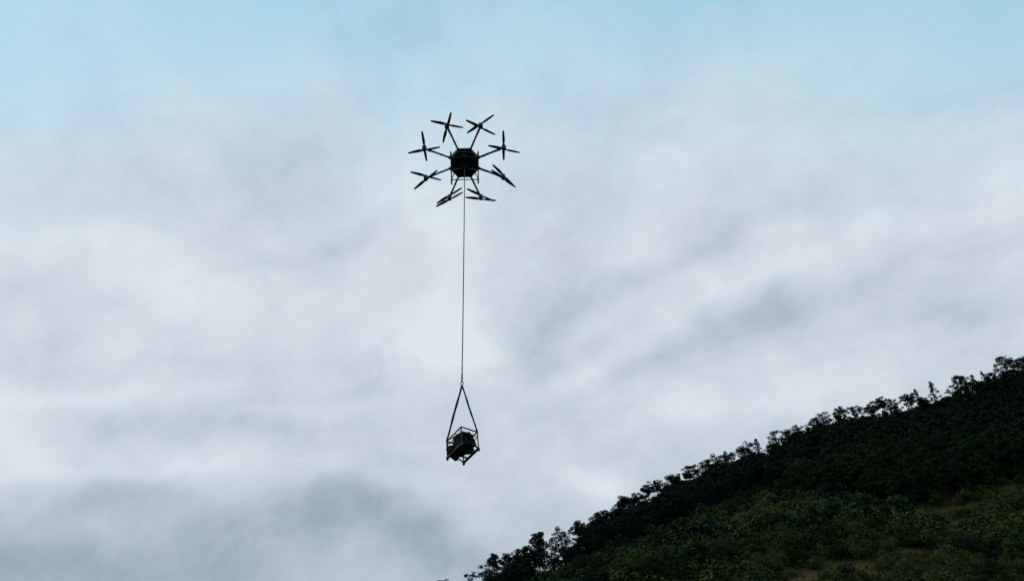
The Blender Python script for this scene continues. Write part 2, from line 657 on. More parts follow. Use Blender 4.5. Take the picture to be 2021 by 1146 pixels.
def grow_tree(form, seed):
    """unit-free tree 10 m tall: returns (trunk MB, crown verts, tints)"""
    rg = np.random.default_rng(seed)
    tr = MB()
    clumps = []                                   # centre, radii
    lean = rg.uniform(-.5, .5, 2)

    def axis(z):
        k = z / 10.0
        return np.array([lean[0] * k + .18 * math.sin(k * 5 + seed), lean[1] * k + .18 * math.cos(k * 4 + seed), z])
    if form == 'umbrella':
        spec = [(rg.uniform(7.0, 9.2), rg.uniform(.3, 2.4)) for _ in range(34)] + [(9.6, 0.3), (9.4, .9), (9.4, .9)]
        spec += [(rg.uniform(3.4, 6.8), rg.uniform(.5, 1.9)) for _ in range(14)]
        rr, top = (.42, .85), 9.3
        flat = .5
    elif form == 'round':
        spec = []
        for _ in range(64):
            z = rg.uniform(3.4, 9.2)
            spec.append((z, 2.6 * math.sqrt(max(0.02, 1 - ((z - 6.3) / 3.3) ** 2)) * rg.uniform(.25, 1)))
        rr, top = (.40, .80), 8.9
        flat = .75
    elif form == 'spindly':
        spec = [(z, (10.4 - z) * .27 * rg.uniform(.2, 1.2)) for z in np.linspace(2.2, 9.8, 50)]
        rr, top = (.22, .45), 10.0
        flat = .6
    elif form == 'open':
        spec = []
        for _ in range(46):
            z = rg.uniform(2.8, 9.5)
            spec.append((z, 2.7 * math.sqrt(max(0.02, 1 - ((z - 6.5) / 3.8) ** 2)) * rg.uniform(.2, 1)))
        rr, top = (.38, .80), 9.5
        flat = .65
    else:                                         # 'dense'
        spec = []
        for _ in range(70):
            z = rg.uniform(1.2, 9.2)
            spec.append((z, 2.8 * math.sqrt(max(0.02, 1 - ((z - 5.2) / 4.6) ** 2)) * rg.uniform(.25, 1)))
        rr, top = (.6, 1.0), 8.7
        flat = .85
    zs = np.linspace(0, top, 9)
    tr.tube([axis(z) for z in zs], [.20 * (1 - .82 * z / top) + .015 for z in zs], 7)
    ang = rg.uniform(0, 6.28)
    for z, out in spec:
        ang += 2.4 + rg.uniform(-.5, .5)
        c = axis(z) + np.array([math.cos(ang) * out, math.sin(ang) * out, 0])
        s = axis(max(z - .6 - out * .7, 1.0))
        mid = (s + c) / 2 + np.array([0, 0, -.12 * out])
        tr.tube([s, mid, c], [.045, .028, .012], 4)
        r = rg.uniform(*rr)
        clumps.append((c, np.array([r, r, r * flat]) * rg.uniform(.85, 1.15, 3)))
    V, T = [], []
    for c, r in clumps:
        n = int({'open': 215, 'spindly': 230, 'umbrella': 300}.get(form, 190) * (np.prod(r) ** (1 / 3.)) ** 2) + 10
        pts, dr = clump_points(n, c, r, rg)
        V.append(leaf_quads(pts, .16 if form != 'dense' else .19, rg, .7, dr, .9))
        tint = np.clip(rg.normal(.5, .16) + rg.normal(0, .12, n), 0, 1)
        T.append(tint)
    return tr, np.concatenate(V), np.concatenate(T)


FORMS = {}


def tree_proto(form, k, leaf, bark):
    key = (form, k, leaf.name)
    if key not in FORMS:
        tr, V, T = grow_tree(form, k * 17 + len(form))
        FORMS[key] = (tr.mesh('trunk', bark), quads_mesh('crown', V, T, leaf))
    return FORMS[key]


PLACED = []


def plant_tree(name, x, y, h, form, k, leaf, bark, label, group=None, wide=1.0, turn=None, sink=.15):
    tm, cm = tree_proto(form, k, leaf, bark)
    z = float(ground_z(x, y)) - sink
    o = bpy.data.objects.new(name, None)
    COL.objects.link(o)
    o.location = (x, y, z)
    o.rotation_euler = (0, 0, rng.uniform(0, 6.28) if turn is None else turn)
    s = (h + sink) / 10.0
    o.scale = (s * wide, s * wide, s)
    o.empty_display_size = .5
    tag(o, label, 'tree', group)
    for nm, me in (('trunk', tm), ('crown', cm)):
        c = bpy.data.objects.new(nm, me)
        COL.objects.link(c)
        c.parent = o
    PLACED.append((x, y))
    return o


# skyline trees that can be told apart in the photograph: crown x, top y, metres in front of the ridge, form, width, label
SKY = [
    (866, 1141, 0, 'round', 1.2, 'lowest skyline tree, its dark crown just peeping over the bottom edge of the view'),
    (884, 1143, 2, 'open', 1.0, 'small treetop right beside the lowest crown at the foot of the ridge'),
    (932, 1121, 1, 'open', 1.0, 'small tree leaning at the start of the tree-covered ridge'),
    (962, 1104, 2, 'open', 1.0, 'open crowned tree just left of the dark round-headed tree low on the ridge'),
    (977, 1089, -2, 'umbrella', .8, 'slim tree with a small flat top low on the ridge'),
    (1003, 1083, 0, 'round', .8, 'dark round-headed tree on a thin stem low on the ridge'),
    (1022, 1102, 3, 'open', .8, 'short narrow tree in the gap left of the tallest skyline tree'),
    (1034, 1074, 2, 'open', .9, 'airy tree pressed against the left side of the tallest skyline tree'),
    (1062, 1046, 0, 'umbrella', .95, 'tallest skyline tree, a bare stem carrying a small umbrella top'),
    (1072, 1066, 4, 'round', .9, 'broad dark tree with pale trunk under the umbrella-topped tree'),
    (1092, 1054, 1, 'open', .8, 'thin open tree right of the broad dark tree with pale trunk'),
    (1110, 1039, 0, 'open', 1.1, 'tall airy tree with twin tops, low left ridge'),
    (1137, 1027, 1, 'umbrella', .8, 'small flat-topped tree left of the big dense dark tree'),
    (1155, 1028, 2, 'round', .9, 'low rounded tree touching the big dense dark tree'),
    (1186, 1007, 0, 'dense', 1.25, 'big dense dark tree with a blunt top on the lower ridge'),
    (1214, 1005, 3, 'dense', 1.1, 'dense dark tree between the blunt-topped and the flat-topped one'),
    (1229, 978, 2, 'dense', 1.1, 'dense bushy tree directly left of the dark flat-topped tree'),
    (1250, 970, 0, 'umbrella', 1.1, 'dark flat-topped tree rising from the dense mass on the lower ridge'),
    (1275, 955, 1, 'umbrella', .8, 'small umbrella tree, left one of a pair on the middle ridge'),
    (1293, 947, 0, 'umbrella', .8, 'small umbrella tree, right one of a pair on the middle ridge'),
    (1327, 933, 2, 'dense', 1.0, 'dense rounded tree right of the pair of umbrella trees'),
    (1355, 921, 0, 'umbrella', 1.05, 'umbrella tree standing alone over the smooth canopy of the middle ridge'),
    (1388, 906, 1, 'round', 1.0, 'rounded skyline tree right of the lone umbrella tree'),
    (1416, 896, 0, 'open', 1.2, 'see-through crowned tree, left of two on the middle ridge'),
    (1437, 888, 1, 'open', 1.0, 'see-through crowned tree, right of two on the middle ridge'),
    (1471, 870, 0, 'round', 1.2, 'large domed tree at the centre of the ridge line'),
    (1494, 863, 1, 'spindly', 1.0, 'thin ragged tree right of the large domed tree'),
    (1523, 852, 0, 'open', 1.1, 'spreading airy tree halfway up the ridge'),
    (1548, 845, 2, 'round', .9, 'rounded tree right of the spreading airy tree halfway up'),
    (1570, 838, 1, 'open', 1.0, 'low airy tree halfway between the domed tree and the ring-shaped crown'),
    (1602, 825, 0, 'round', 1.0, 'round tree at the left end of the row on the upper ridge'),
    (1624, 811, 1, 'open', 1.1, 'tree with gaps in its crown left of the ring-shaped dark crown'),
    (1652, 799, 0, 'round', 1.0, 'dark tree with a ring-shaped crown on the upper ridge'),
    (1679, 800, 1, 'open', 1.0, 'ragged tree directly right of the ring-shaped dark crown'),
    (1720, 795, 0, 'umbrella', 1.1, 'low spreading tree left of the high umbrella tree'),
    (1736, 781, 1, 'umbrella', .8, 'high thin umbrella tree on the upper ridge'),
    (1748, 787, 2, 'open', .8, 'airy tree right against the high thin umbrella tree'),
    (1762, 787, 0, 'open', .8, 'pale airy tree left of the layered tree'),
    (1787, 777, 1, 'umbrella', 1.0, 'layered tree with a pointed top on the upper ridge'),
    (1807, 768, 0, 'spindly', .9, 'thin bare-stemmed tree left of the wispy conical tree'),
    (1816, 782, 2, 'dense', .9, 'low dark bushy tree between the two thin stems of the upper ridge'),
    (1832, 754, 0, 'spindly', 1.25, 'wispy conical tree, thin and see-through, tallest of the upper ridge'),
    (1873, 759, 1, 'open', 1.0, 'small open tree left of the dark domed crown high on the ridge'),
    (1891, 735, 0, 'round', .95, 'dark domed crown standing clear high on the ridge'),
    (1916, 738, 1, 'spindly', 1.0, 'sparse pale tree right of the dark domed crown high on the ridge'),
    (1937, 731, 0, 'spindly', .8, 'tiny pointed treetop in the gap near the top of the ridge'),
    (1972, 704, 0, 'round', 1.2, 'bushy double-topped tree near the right edge of the view'),
    (2000, 706, 1, 'open', 1.0, 'open tree between the bushy double-topped tree and the right edge'),
    (2019, 700, 0, 'round', 1.1, 'highest skyline tree, cut by the right edge of the view'),
]
for i, (px, py, off, form, wide, label) in enumerate(SKY):
    d = pix_dir(px, py)
    t = (228.0 - off) / (d[1] - 0.15 * d[0])
    P = CAM + t * d
    h = float(P[2] - ground_z(P[0], P[1]))
    h = max(h, 4.0)
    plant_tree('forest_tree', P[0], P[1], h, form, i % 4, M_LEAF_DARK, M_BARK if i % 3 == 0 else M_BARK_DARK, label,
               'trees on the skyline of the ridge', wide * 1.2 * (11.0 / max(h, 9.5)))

LANDMARKS = [(900, 'lowest skyline crowns'), (1003, 'dark round-headed skyline tree'), (1062, 'tallest umbrella-topped skyline tree'),
             (1110, 'airy twin-topped skyline tree'), (1186, 'big blunt-topped skyline tree'), (1250, 'dark flat-topped skyline tree'),
             (1285, 'pair of small umbrella trees'), (1355, 'lone umbrella tree'), (1426, 'two see-through skyline trees'),
             (1471, 'large domed skyline tree'), (1523, 'spreading airy skyline tree'), (1652, 'ring-shaped skyline crown'),
             (1736, 'high thin umbrella tree'), (1787, 'layered pointed skyline tree'), (1832, 'wispy conical skyline tree'),
             (1891, 'dark domed crown high up'), (1972, 'bushy double-topped skyline tree'), (2019, 'highest skyline tree')]


def landmark(px):
    return min(LANDMARKS, key=lambda l: abs(l[0] - px))[1]


# zones of the hillside, outlined on the photograph and read off where the ground projects
ZONE_BELT = [(840, 1400), (1040, 1160), (1160, 1110), (1250, 1080), (1335, 1048), (1435, 1002), (1510, 968), (1585, 930), (1660, 905), (1735, 888),
             (1830, 878), (1930, 850), (2040, 810), (2300, 700), (2300, 300), (700, 300), (700, 1400)]
ZONE_GULLY = [(1540, 965), (1620, 925), (1740, 880), (1830, 868), (1930, 840), (2080, 790), (2080, 935), (1975, 955), (1900, 985), (1830, 1006), (1760, 1010),
              (1690, 985), (1610, 990)]
ZONE_PALE = [(1560, 1100), (1650, 1075), (1760, 1030), (1840, 1012), (1910, 992), (1975, 962), (2100, 935), (2100, 1400), (1400, 1400), (1500, 1140)]


def visible(x, y, h=2.0):
    P = np.array([x, y, float(ground_z(x, y)) + h])
    q = to_pix(P)[0]
    return q


def scatter(n, x0, x1, y0, y1, seed):
    rg = np.random.default_rng(seed)
    return np.c_[rg.uniform(x0, x1, n), rg.uniform(y0, y1, n)]


def spaced(pts, dist_fn, taken=()):
    cell, out = {}, []
    for p in taken:
        cell.setdefault((int(p[0] // 4), int(p[1] // 4)), []).append(p)
    for p in pts:
        r = dist_fn(p)
        ci, cj = int(p[0] // 4), int(p[1] // 4)
        k = int(r // 4) + 1
        ok = True
        for a in range(ci - k, ci + k + 1):
            for b in range(cj - k, cj + k + 1):
                for q in cell.get((a, b), ()):
                    if (q[0] - p[0]) ** 2 + (q[1] - p[1]) ** 2 < r * r:
                        ok = False
        if ok:
            out.append(p)
            cell.setdefault((ci, cj), []).append(p)
    return out


# forest belt under the skyline and in the gully: single trees
cand = scatter(30000, -40, 320, 60, 262, 21)
gz = ground_z(cand[:, 0], cand[:, 1])
pp = to_pix(np.c_[cand, gz])
depth = ridge_y(cand[:, 0]) - cand[:, 1]
ok = (depth > -14) & (depth < 190) & (pp[:, 0] > 820) & (pp[:, 0] < 2110) & (pp[:, 1] < 1190)
cand, pp, depth = cand[ok], pp[ok], depth[ok]
belt = in_poly(pp[:, 0], pp[:, 1], ZONE_BELT)
gully = in_poly(pp[:, 0], pp[:, 1], ZONE_GULLY) & ~belt
fringe = in_poly(pp[:, 0], pp[:, 1] - 40, ZONE_BELT) & ~belt & ~gully & (vnoise(cand[:, 0] / 7, cand[:, 1] / 7, 91) > .62)
stray = ~belt & ~gully & (vnoise(cand[:, 0] / 10, cand[:, 1] / 10, 93) > .86) & ~in_poly(pp[:, 0], pp[:, 1], ZONE_PALE)
forest = [tuple(c) for c in cand[belt | gully | fringe | stray]]
chosen = spaced(forest, lambda p: 3.5 if ridge_y(p[0]) - p[1] < 40 else 4.2, PLACED)
near_first = sorted(chosen, key=lambda p: math.hypot(p[0], p[1]))
N_SINGLE = 230
stuffV, stuffT = [], []
_k = 0
inframe = [p for p in near_first if to_pix(np.array([p[0], p[1], float(ground_z(*p)) + 5]))[0][0] < 2021]
_q = {p: to_pix(np.array([p[0], p[1], float(ground_z(*p))]))[0] for p in inframe}
_in = [p for p in inframe if bool(in_poly(_q[p][0:1], _q[p][1:2], ZONE_BELT)[0])]
_gl = [p for p in inframe if p not in set(_in)]
single = set(_gl[:110]) | set(sorted(_in, key=lambda p: ridge_y(p[0]) - p[1], reverse=True)[:N_SINGLE - min(110, len(_gl))])
for p in chosen:
    q = to_pix(np.array([p[0], p[1], float(ground_z(*p))]))[0]
    is_belt = bool(in_poly(q[0:1], q[1:2], ZONE_BELT)[0])
    back = ridge_y(p[0]) - p[1] < 16
    form = ('dense', 'round', 'dense', 'open')[_k % 4]
    h = rng.uniform(5.2, 7.8) + 3.2 * float(vnoise(np.array(p[0] / 9), np.array(.5), 71)) ** 1.5 if back else rng.uniform(7.0, 10.5)
    if q[0] < 1140 and ridge_y(p[0]) - p[1] < 30:
        h *= .62
    is_gully = bool(in_poly(q[0:1], q[1:2], ZONE_GULLY)[0])
    if not is_belt and not is_gully:
        h *= .55
    tall = 'tall' if h > (9.0 if is_belt or is_gully else 4.9) else ('mid-height' if h > (7.8 if is_belt or is_gully else 4.2) else 'short')
    if p in single:
        if is_belt:
            dep = ridge_y(p[0]) - p[1]
            lab = '%s dark tree, %s of the forest belt, below the ' % (tall, 'upper edge' if dep < 10 else ('middle' if dep < 26 else 'lower edge')) + landmark(q[0])
            grp = 'forest trees of the dark belt below the skyline'
        elif not is_gully:
            lab = '%s dark tree standing alone in the scrub, below the ' % tall + landmark(q[0])
            grp = 'small trees dotted through the scrub'
        else:
            zc = 1008 - (q[0] - 1700) * .18
            lab = '%s green tree, %s of the wooded hollow, below the ' % (tall, 'lower edge' if q[1] > zc - 20 else ('middle' if q[1] > zc - 70 else 'upper part')) + landmark(q[0])
            grp = 'trees of the wooded hollow'
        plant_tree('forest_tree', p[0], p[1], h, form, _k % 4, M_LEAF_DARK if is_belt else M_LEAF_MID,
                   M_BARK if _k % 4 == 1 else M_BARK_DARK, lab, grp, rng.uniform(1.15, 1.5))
    else:
        key = ('dense', _k % 4)
        if key not in FORMS:
            FORMS[key] = grow_tree('dense', (_k % 4) * 17 + 5)
        _, V, T = FORMS[key]
        sel = np.arange(0, len(T), 5)
        V4 = V.reshape(-1, 4, 3)[sel]
        cq = V4.mean(1, keepdims=True)
        V4 = cq + (V4 - cq) * 2.0
        a = rng.uniform(0, 6.28)
        ca, sa = math.cos(a), math.sin(a)
        Vr = V4.reshape(-1, 3) @ np.array([[ca, -sa, 0], [sa, ca, 0], [0, 0, 1]]).T
        s = h / 10
        stuffV.append(Vr * np.array([s * 1.4, s * 1.4, s]) + np.array([p[0], p[1], float(ground_z(*p))]))
        stuffT.append(np.clip(T[sel] + rng.normal(0, .1), 0, 1))
    _k += 1
if stuffV:
    o = bpy.data.objects.new('forest', quads_mesh('forest', np.concatenate(stuffV), np.concatenate(stuffT), M_LEAF_DARK))
    COL.objects.link(o)
    tag(o, 'dark mass of forest canopy filling in along the upper hillside', 'forest', kind='stuff')


# ------------------------------------------------------------------ scrub
def grow_shrub(seed, kind, fine=1.0):
    rg = np.random.default_rng(seed)
    V, T = [], []
    nc = rg.integers(5, 10)
    for c in range(nc):
        a = rg.uniform(0, 6.28)
        r = rg.uniform(.20, .40)
        out = rg.uniform(.05, .55) if c else 0.0
        z = rg.uniform(.25, .75) * (1.05 - .5 * out) if c else .78
        n = int((420 * r * r + 22) * fine)
        pts, dr = clump_points(n, (math.cos(a) * out, math.sin(a) * out, z), (r, r, r * .85), rg, .5)
        pts[:, 2] = np.maximum(pts[:, 2], .02)
        V.append(leaf_quads(pts, .078 / fine ** .5, rg, .85 if kind else .6, dr, .75))
        T.append(np.clip(rg.normal(.5, .2) + rg.normal(0, .12, n), 0, 1))
    if kind == 0:                                  # a few upright shoots
        for s in range(9):
            a, out = rg.uniform(0, 6.28), rg.uniform(.1, .7)
            zz = rg.uniform(.1, 1.25, 7)
            pts = np.c_[math.cos(a) * out * (.6 + .5 * zz), math.sin(a) * out * (.6 + .5 * zz), zz]
            V.append(leaf_quads(pts, .07, rg, .35))
            T.append(np.clip(rg.normal(.7, .15, 7), 0, 1))
    return np.concatenate(V), np.concatenate(T)


SHRUBS = [grow_shrub(100 + i, i % 3) for i in range(12)]
SHRUBS_FINE = [grow_shrub(100 + i, i % 3, 2.6) for i in range(12)]
SHRUB_MESH = {}


def shrub_mesh(i, mat):
    if (i, mat.name) not in SHRUB_MESH:
        SHRUB_MESH[(i, mat.name)] = quads_mesh('shrub', SHRUBS_FINE[i][0], SHRUBS_FINE[i][1], mat)
    return SHRUB_MESH[(i, mat.name)]


cand = scatter(60000, -30, 300, 50, 250, 33)
gz = ground_z(cand[:, 0], cand[:, 1])
pp = to_pix(np.c_[cand, gz])
depth = ridge_y(cand[:, 0]) - cand[:, 1]
ok = (depth > 4) & (pp[:, 0] > 800) & (pp[:, 0] < 2120) & (pp[:, 1] < 1230) & (gz > 3)
ok &= ~in_poly(pp[:, 0], pp[:, 1], ZONE_BELT) & ~in_poly(pp[:, 0], pp[:, 1], ZONE_GULLY)
for _dy in (0.0, 2.0, 4.5):                        # keep the bare soil open to the downhill side
    ok &= scar_amount(cand[:, 0] + _dy * .5, cand[:, 1] + _dy) < .4
# bare lanes between the bushes
ok &= vnoise(cand[:, 0] / 6, cand[:, 1] / 6, 41) > .14
pale_ok = in_poly(pp[:, 0], pp[:, 1], ZONE_PALE)[ok]
_gap = {tuple(c): (1.1 if k else 1.95) for c, k in zip(cand[ok], pale_ok)}
pts = spaced([tuple(c) for c in cand[ok]], lambda p: _gap[tuple(p)], PLACED)
pts.sort(key=lambda p: math.hypot(p[0], p[1]))
zoneV = {}


def shrub_place(q):
    x, y = q
    row = 'on the bottom edge' if y > 1130 else ('just above the bottom edge' if y > 1105 else ('a little up the slope' if y > 1075 else ('midway up the slope' if y > 1040 else 'high on the open slope')))
    for lim, wd in ((1180, 'below the airy twin-topped tree'), (1270, 'below the flat-topped tree'), (1350, 'below the pair of umbrella trees'),
                    (1450, 'below the two see-through trees'), (1520, 'below the large domed tree'), (1580, 'just left of the orange soil'),
                    (1650, 'by the left half of the orange soil'), (1720, 'by the right half of the orange soil'), (1790, 'just right of the orange soil'),
                    (1860, 'below the wispy conical tree'), (1930, 'below the dark domed crown'), (1985, 'near the bottom right corner')):
        if x < lim:
            return row + ', ' + wd
    return row + ', against the right edge'


single_n = 0
for i, p in enumerate(pts):
    g = float(ground_z(*p))
    q = to_pix(np.array([p[0], p[1], g + .8]))[0]
    pale = bool(in_poly(q[0:1], q[1:2], ZONE_PALE)[0])
    dist = math.hypot(p[0], p[1])
    patch = float(vnoise(np.array(p[0] / 9), np.array(p[1] / 9), 51))
    big = float(vnoise(np.array(p[0] / 11), np.array(p[1] / 11), 61))
    if pale:
        size = rng.uniform(.9, 1.8) * (1.7 if rng.random() < .12 else 1) * (.6 + .9 * big)
    else:
        size = rng.uniform(1.5, 3.0) * (1.45 if rng.random() < .2 else 1) * (.65 + .75 * big)
    up = float(in_poly(q[0:1], q[1:2] - 45, ZONE_BELT)[0]) * .22 + float(in_poly(q[0:1], q[1:2] - 90, ZONE_BELT)[0]) * .10
    pk = patch + rng.normal(0, .16)
    if pale:
        mat = M_LEAF_DRY if pk > .45 else (M_LEAF_SCRUB if pk > .28 else M_LEAF_MID)
    else:
        pk -= up
        mat = M_LEAF_SCRUB if pk > .33 else (M_LEAF_MID if pk > .08 else M_LEAF_DARK)
    k = int(rng.integers(0, 12))
    wid = size * rng.uniform(1.0, 1.35)
    a = rng.uniform(0, 6.28)
    if single_n < 300 and -10 < q[0] < 2030 and q[1] < 1150:
        o = bpy.data.objects.new('shrub', shrub_mesh(k, mat))
        COL.objects.link(o)
        o.location = (p[0], p[1], g - .05)
        o.rotation_euler = (0, 0, a)
        o.scale = (wid, wid, size)
        if pale:
            tag(o, '%s yellowish shrub ' % ('large' if size > 2.0 else ('mid-sized' if size > 1.3 else 'small')) + shrub_place(q), 'shrub', 'yellowish shrubs at bottom right')
        else:
            tag(o, '%s green shrub ' % ('large' if size > 2.8 else ('mid-sized' if size > 2.0 else 'small')) + shrub_place(q), 'shrub', 'green shrubs of the lower slope')
        single_n += 1
    else:
        V, T = SHRUBS[k]
        ca, sa = math.cos(a), math.sin(a)
        V4 = V.reshape(-1, 4, 3)
        TT = T
        if dist > 130:
            V4, TT = V4[::2], T[::2]
            cq = V4.mean(1, keepdims=True)
            V4 = cq + (V4 - cq) * 1.35
        Vr = V4.reshape(-1, 3) @ np.array([[ca, -sa, 0], [sa, ca, 0], [0, 0, 1]]).T
        zoneV.setdefault(mat.name, (mat, [], []))
        zoneV[mat.name][1].append(Vr * np.array([wid, wid, size]) + np.array([p[0], p[1], g - .05]))
        zoneV[mat.name][2].append(np.clip(TT + rng.normal(0, .14), 0, 1))
SCRUB_LABEL = {'olive_scrub_leaves': 'olive green scrub covering the open slope below the forest',
               'yellowish_scrub_leaves': 'yellowish low scrub covering the slope around the bare soil',
               'dark_forest_leaves': 'near-black scrub bushes dotted among the olive ones',
               'hillside_tree_leaves': 'darker green scrub in patches across the slope'}
for nm, (mat, Vs, Ts) in zoneV.items():
    o = bpy.data.objects.new('scrub', quads_mesh('scrub', np.concatenate(Vs), np.concatenate(Ts), mat))
    COL.objects.link(o)
    tag(o, SCRUB_LABEL[nm], 'scrub', kind='stuff')

# grass tufts: uncountable ground cover of the open slope
gr = np.random.default_rng(77)
cand = scatter(26000, -10, 260, 55, 190, 35)
gz = ground_z(cand[:, 0], cand[:, 1])
pp = to_pix(np.c_[cand, gz])
ok = (pp[:, 0] > 900) & (pp[:, 0] < 2080) & (pp[:, 1] < 1200) & (gz > 3) & ~in_poly(pp[:, 0], pp[:, 1], ZONE_BELT)
ok &= (scar_amount(cand[:, 0], cand[:, 1]) < .8) | (gr.random(len(cand)) < .12)
cand, gz = cand[ok], gz[ok]
n = len(cand)
B = np.c_[cand, gz]
TV = []
for b in range(4):
    a = gr.uniform(0, 6.28, n)
    L = gr.uniform(.25, .7, n)
    dx = np.c_[np.cos(a), np.sin(a), np.zeros(n)]
    sd = np.c_[-np.sin(a), np.cos(a), np.zeros(n)] * .10
    b0 = B + dx * .12
    tip = b0 + dx * (L * .55)[:, None] + np.c_[np.zeros(n), np.zeros(n), L]
    mid = b0 + dx * (L * .2)[:, None] + np.c_[np.zeros(n), np.zeros(n), L * .6]
    TV.append(np.stack([b0 - sd, b0 + sd, mid + sd * .8, tip], 1))
TV = np.concatenate(TV).reshape(-1, 3)
M_GRASS = leaf_mat('dry_grass', (0.018, 0.020, 0.004), (0.065, 0.060, 0.016))
o = bpy.data.objects.new('grass', quads_mesh('grass', TV, np.clip(gr.normal(.45, .25, len(TV) // 4), 0, 1), M_GRASS))
COL.objects.link(o)
tag(o, 'rough dry grass between the shrubs on the open slope', 'grass', kind='stuff')

# ------------------------------------------------------------------ the drone
DC = np.array([-1.2591, 14.678, 16.968])       # centre of the motor plane, pitched as it flies towards the camera
DM = np.array([[0.99712, -0.05405, -0.05323], [0.06738, 0.95342, 0.29404], [0.03485, -0.29678, 0.95431]])
drone = empty('drone', DC, DM)
tag(drone, 'black eight-armed cargo drone with paired propellers, hovering above the hanging load', 'drone')
OCT = [(.20, -.43), (.40, -.21), (.40, .21), (.20, .44), (-.20, .44), (-.40, .21), (-.40, -.21), (-.20, -.43)]

b = MB()
b.prism(OCT, -.10, .10, .035)
body = b.build('body', M_HULL, drone)
b = MB()
b.prism([(x * .93, y * .93) for x, y in OCT], -.122, -.104, .004)
b.build('belly_plate', M_CARBON, body)
b = MB()
b.prism([(x * .78, y * .8) for x, y in OCT], .098, .17, .03)
b.build('canopy', M_HULL, body)
for sx in (-1, 1):
    b = MB()
    b.box((sx * .13, .02, .235), (.20, .42, .15), bev=.02)
    b.box((sx * .13, .02, .316), (.05, .20, .018), bev=.006)
    b.build('battery', M_TANK, drone)
b = MB()                                        # nose boom between the two front arms
b.tube([(-.17, -.455, -.02), (.17, -.455, -.02)], .024, 10)
for sx in (-1, 1):
    b.box((sx * .13, -.43, -.02), (.03, .08, .05), bev=.006)
b.build('nose_bar', M_CARBON, drone)
cp = MB()
cp.box((0, -.33, -.135), (.16, .09, .05), bev=.012)
camera_pod = cp.build('camera_pod', M_HULL, drone)
for sx in (-1, 1):
    b = MB()
    b.lathe([(.018, 0), (.018, -.016), (.013, -.02)], (sx * .04, -.33, -.160), sides=14)
    b.build('lens', M_LENS, camera_pod)
b = MB()
b.lathe([(.012, 0), (.012, .16), (.05, .165), (.055, .18), (.04, .195)], (0, .30, .16), sides=16)
b.build('antenna', M_HULL, drone)
# winch under the belly
b = MB()
b.box((0, .0, -.165), (.20, .16, .09), bev=.015)
winch = b.build('winch', M_MOTOR, drone)
b = MB()
b.lathe([(.045, -.09), (.045, -.075), (.03, -.07), (.03, .07), (.045, .075), (.045, .09)], (0, 0, -.235), np.array([[0, 0, 1.], [0, 1, 0], [-1, 0, 0]]), 18)
b.build('drum', M_MOTOR, winch)
for sx in (-1, 1):                              # pale metal rods added to stand in for glints under the belly
    b = MB()
    b.tube([(sx * .11, .10, -.15), (sx * .40, .185, -.128)], .012, 8)
    b.build('glint_rod', M_GLINT, drone)


def blade_mesh():
    """two-bladed propeller, twisted and tapered, about local z"""
    m = MB()
    n = 15
    for side in (1, -1):
        top, bot = [], []
        for i in range(n):
            k = i / (n - 1)
            r = .03 + .445 * k
            chord = .052 + .046 * math.sin(min(1, k * 2.4) * math.pi / 2) - .050 * k ** 1.5
            if k > .93:
                chord *= .72
            tw = R(24 * (1 - k) + 7)
            th = .010 * (1 - .75 * k)
            for w_, lst in ((1, top), (-1, bot)):
                row = []
                for cx in (-.42, -.1, .28, .58):
                    y = cx * chord
                    z = th * .5 * w_ * (1 - abs(cx - .05) * 1.5)
                    yy = y * math.cos(tw) - z * math.sin(tw)
                    zz = y * math.sin(tw) + z * math.cos(tw)
                    row.append((r * side, yy * side, zz + .010 * k))
                lst.append(row)
        V = [p for row in top for p in row] + [p for row in bot for p in row]
        off = n * 4
        F = []
        for i in range(n - 1):
            for j in range(3):
                a = i * 4 + j
                F.append((a, a + 4, a + 5, a + 1))
                F.append((off + a, off + a + 1, off + a + 5, off + a + 4))
            F.append((i * 4, off + i * 4, off + i * 4 + 4, i * 4 + 4))
            F.append((i * 4 + 3, i * 4 + 7, off + i * 4 + 7, off + i * 4 + 3))
        e = (n - 1) * 4
        F.append((e, off + e, off + e + 1, e + 1))
        F.append((e + 1, off + e + 1, off + e + 2, e + 2))
        F.append((e + 2, off + e + 2, off + e + 3, e + 3))
        m.add(V, F)
    m.lathe([(.034, -.012), (.036, 0), (.034, .012), (.018, .018)], sides=16)
    return m.mesh('propeller', M_BLADE)


def motor_mesh():
    m = MB()
    m.lathe([(.034, -.102), (.062, -.094), (.068, -.084), (.068, -.040), (.056, -.034), (.056, .034), (.068, .040), (.068, .084), (.062, .094), (.034, .102)], sides=20)
    m.lathe([(.012, -.125), (.012, .125)], sides=10)
    return m.mesh('motor_pair', M_MOTOR)


ARM_R = 1.25
# turn of the upper and lower propeller on each arm
PROPS = [(12.4, 105.3), (144.0, 27.7), (87.5, 13.7), (47.0, 38.0), (27.3, 7.1), (145.4, 149.2), (16.8, 138.4), (84.0, -11.4)]
bm, mm = blade_mesh(), motor_mesh()
arm_b = MB()
arm_b.tube([(.36, 0, 0), (1.22, 0, 0)], .027, 12)
arm_b.tube([(.36, 0, 0), (.50, 0, 0)], .038, 12)
for xx in (.70, .95):
    arm_b.tube([(xx, 0, 0), (xx + .04, 0, 0)], .031, 12)
for k in range(6):
    arm_b.box((.58 + .085 * k, .0, -.030), (.012, .062, .016), bev=.003)
arm_b.tube([(.46, .012, -.036), (.62, .018, -.040), (.80, .010, -.036), (1.05, .012, -.040)], .009, 6)
arm_me = arm_b.mesh('arm', M_CARBON)
esc_b = MB()
esc_b.box((1.09, 0, -.012), (.12, .062, .062), bev=.012)
for k in range(5):
    esc_b.box((1.05 + .02 * k, 0, -.05), (.006, .05, .02))
esc_me = esc_b.mesh('speed_controller', M_MOTOR)
cl_b = MB()
cl_b.box((.455, 0, 0), (.09, .085, .085), bev=.014)
cl_b.tube([(.455, 0, -.06), (.455, 0, .06)], .016, 10)
cl_me = cl_b.mesh('fold_joint', M_MOTOR)
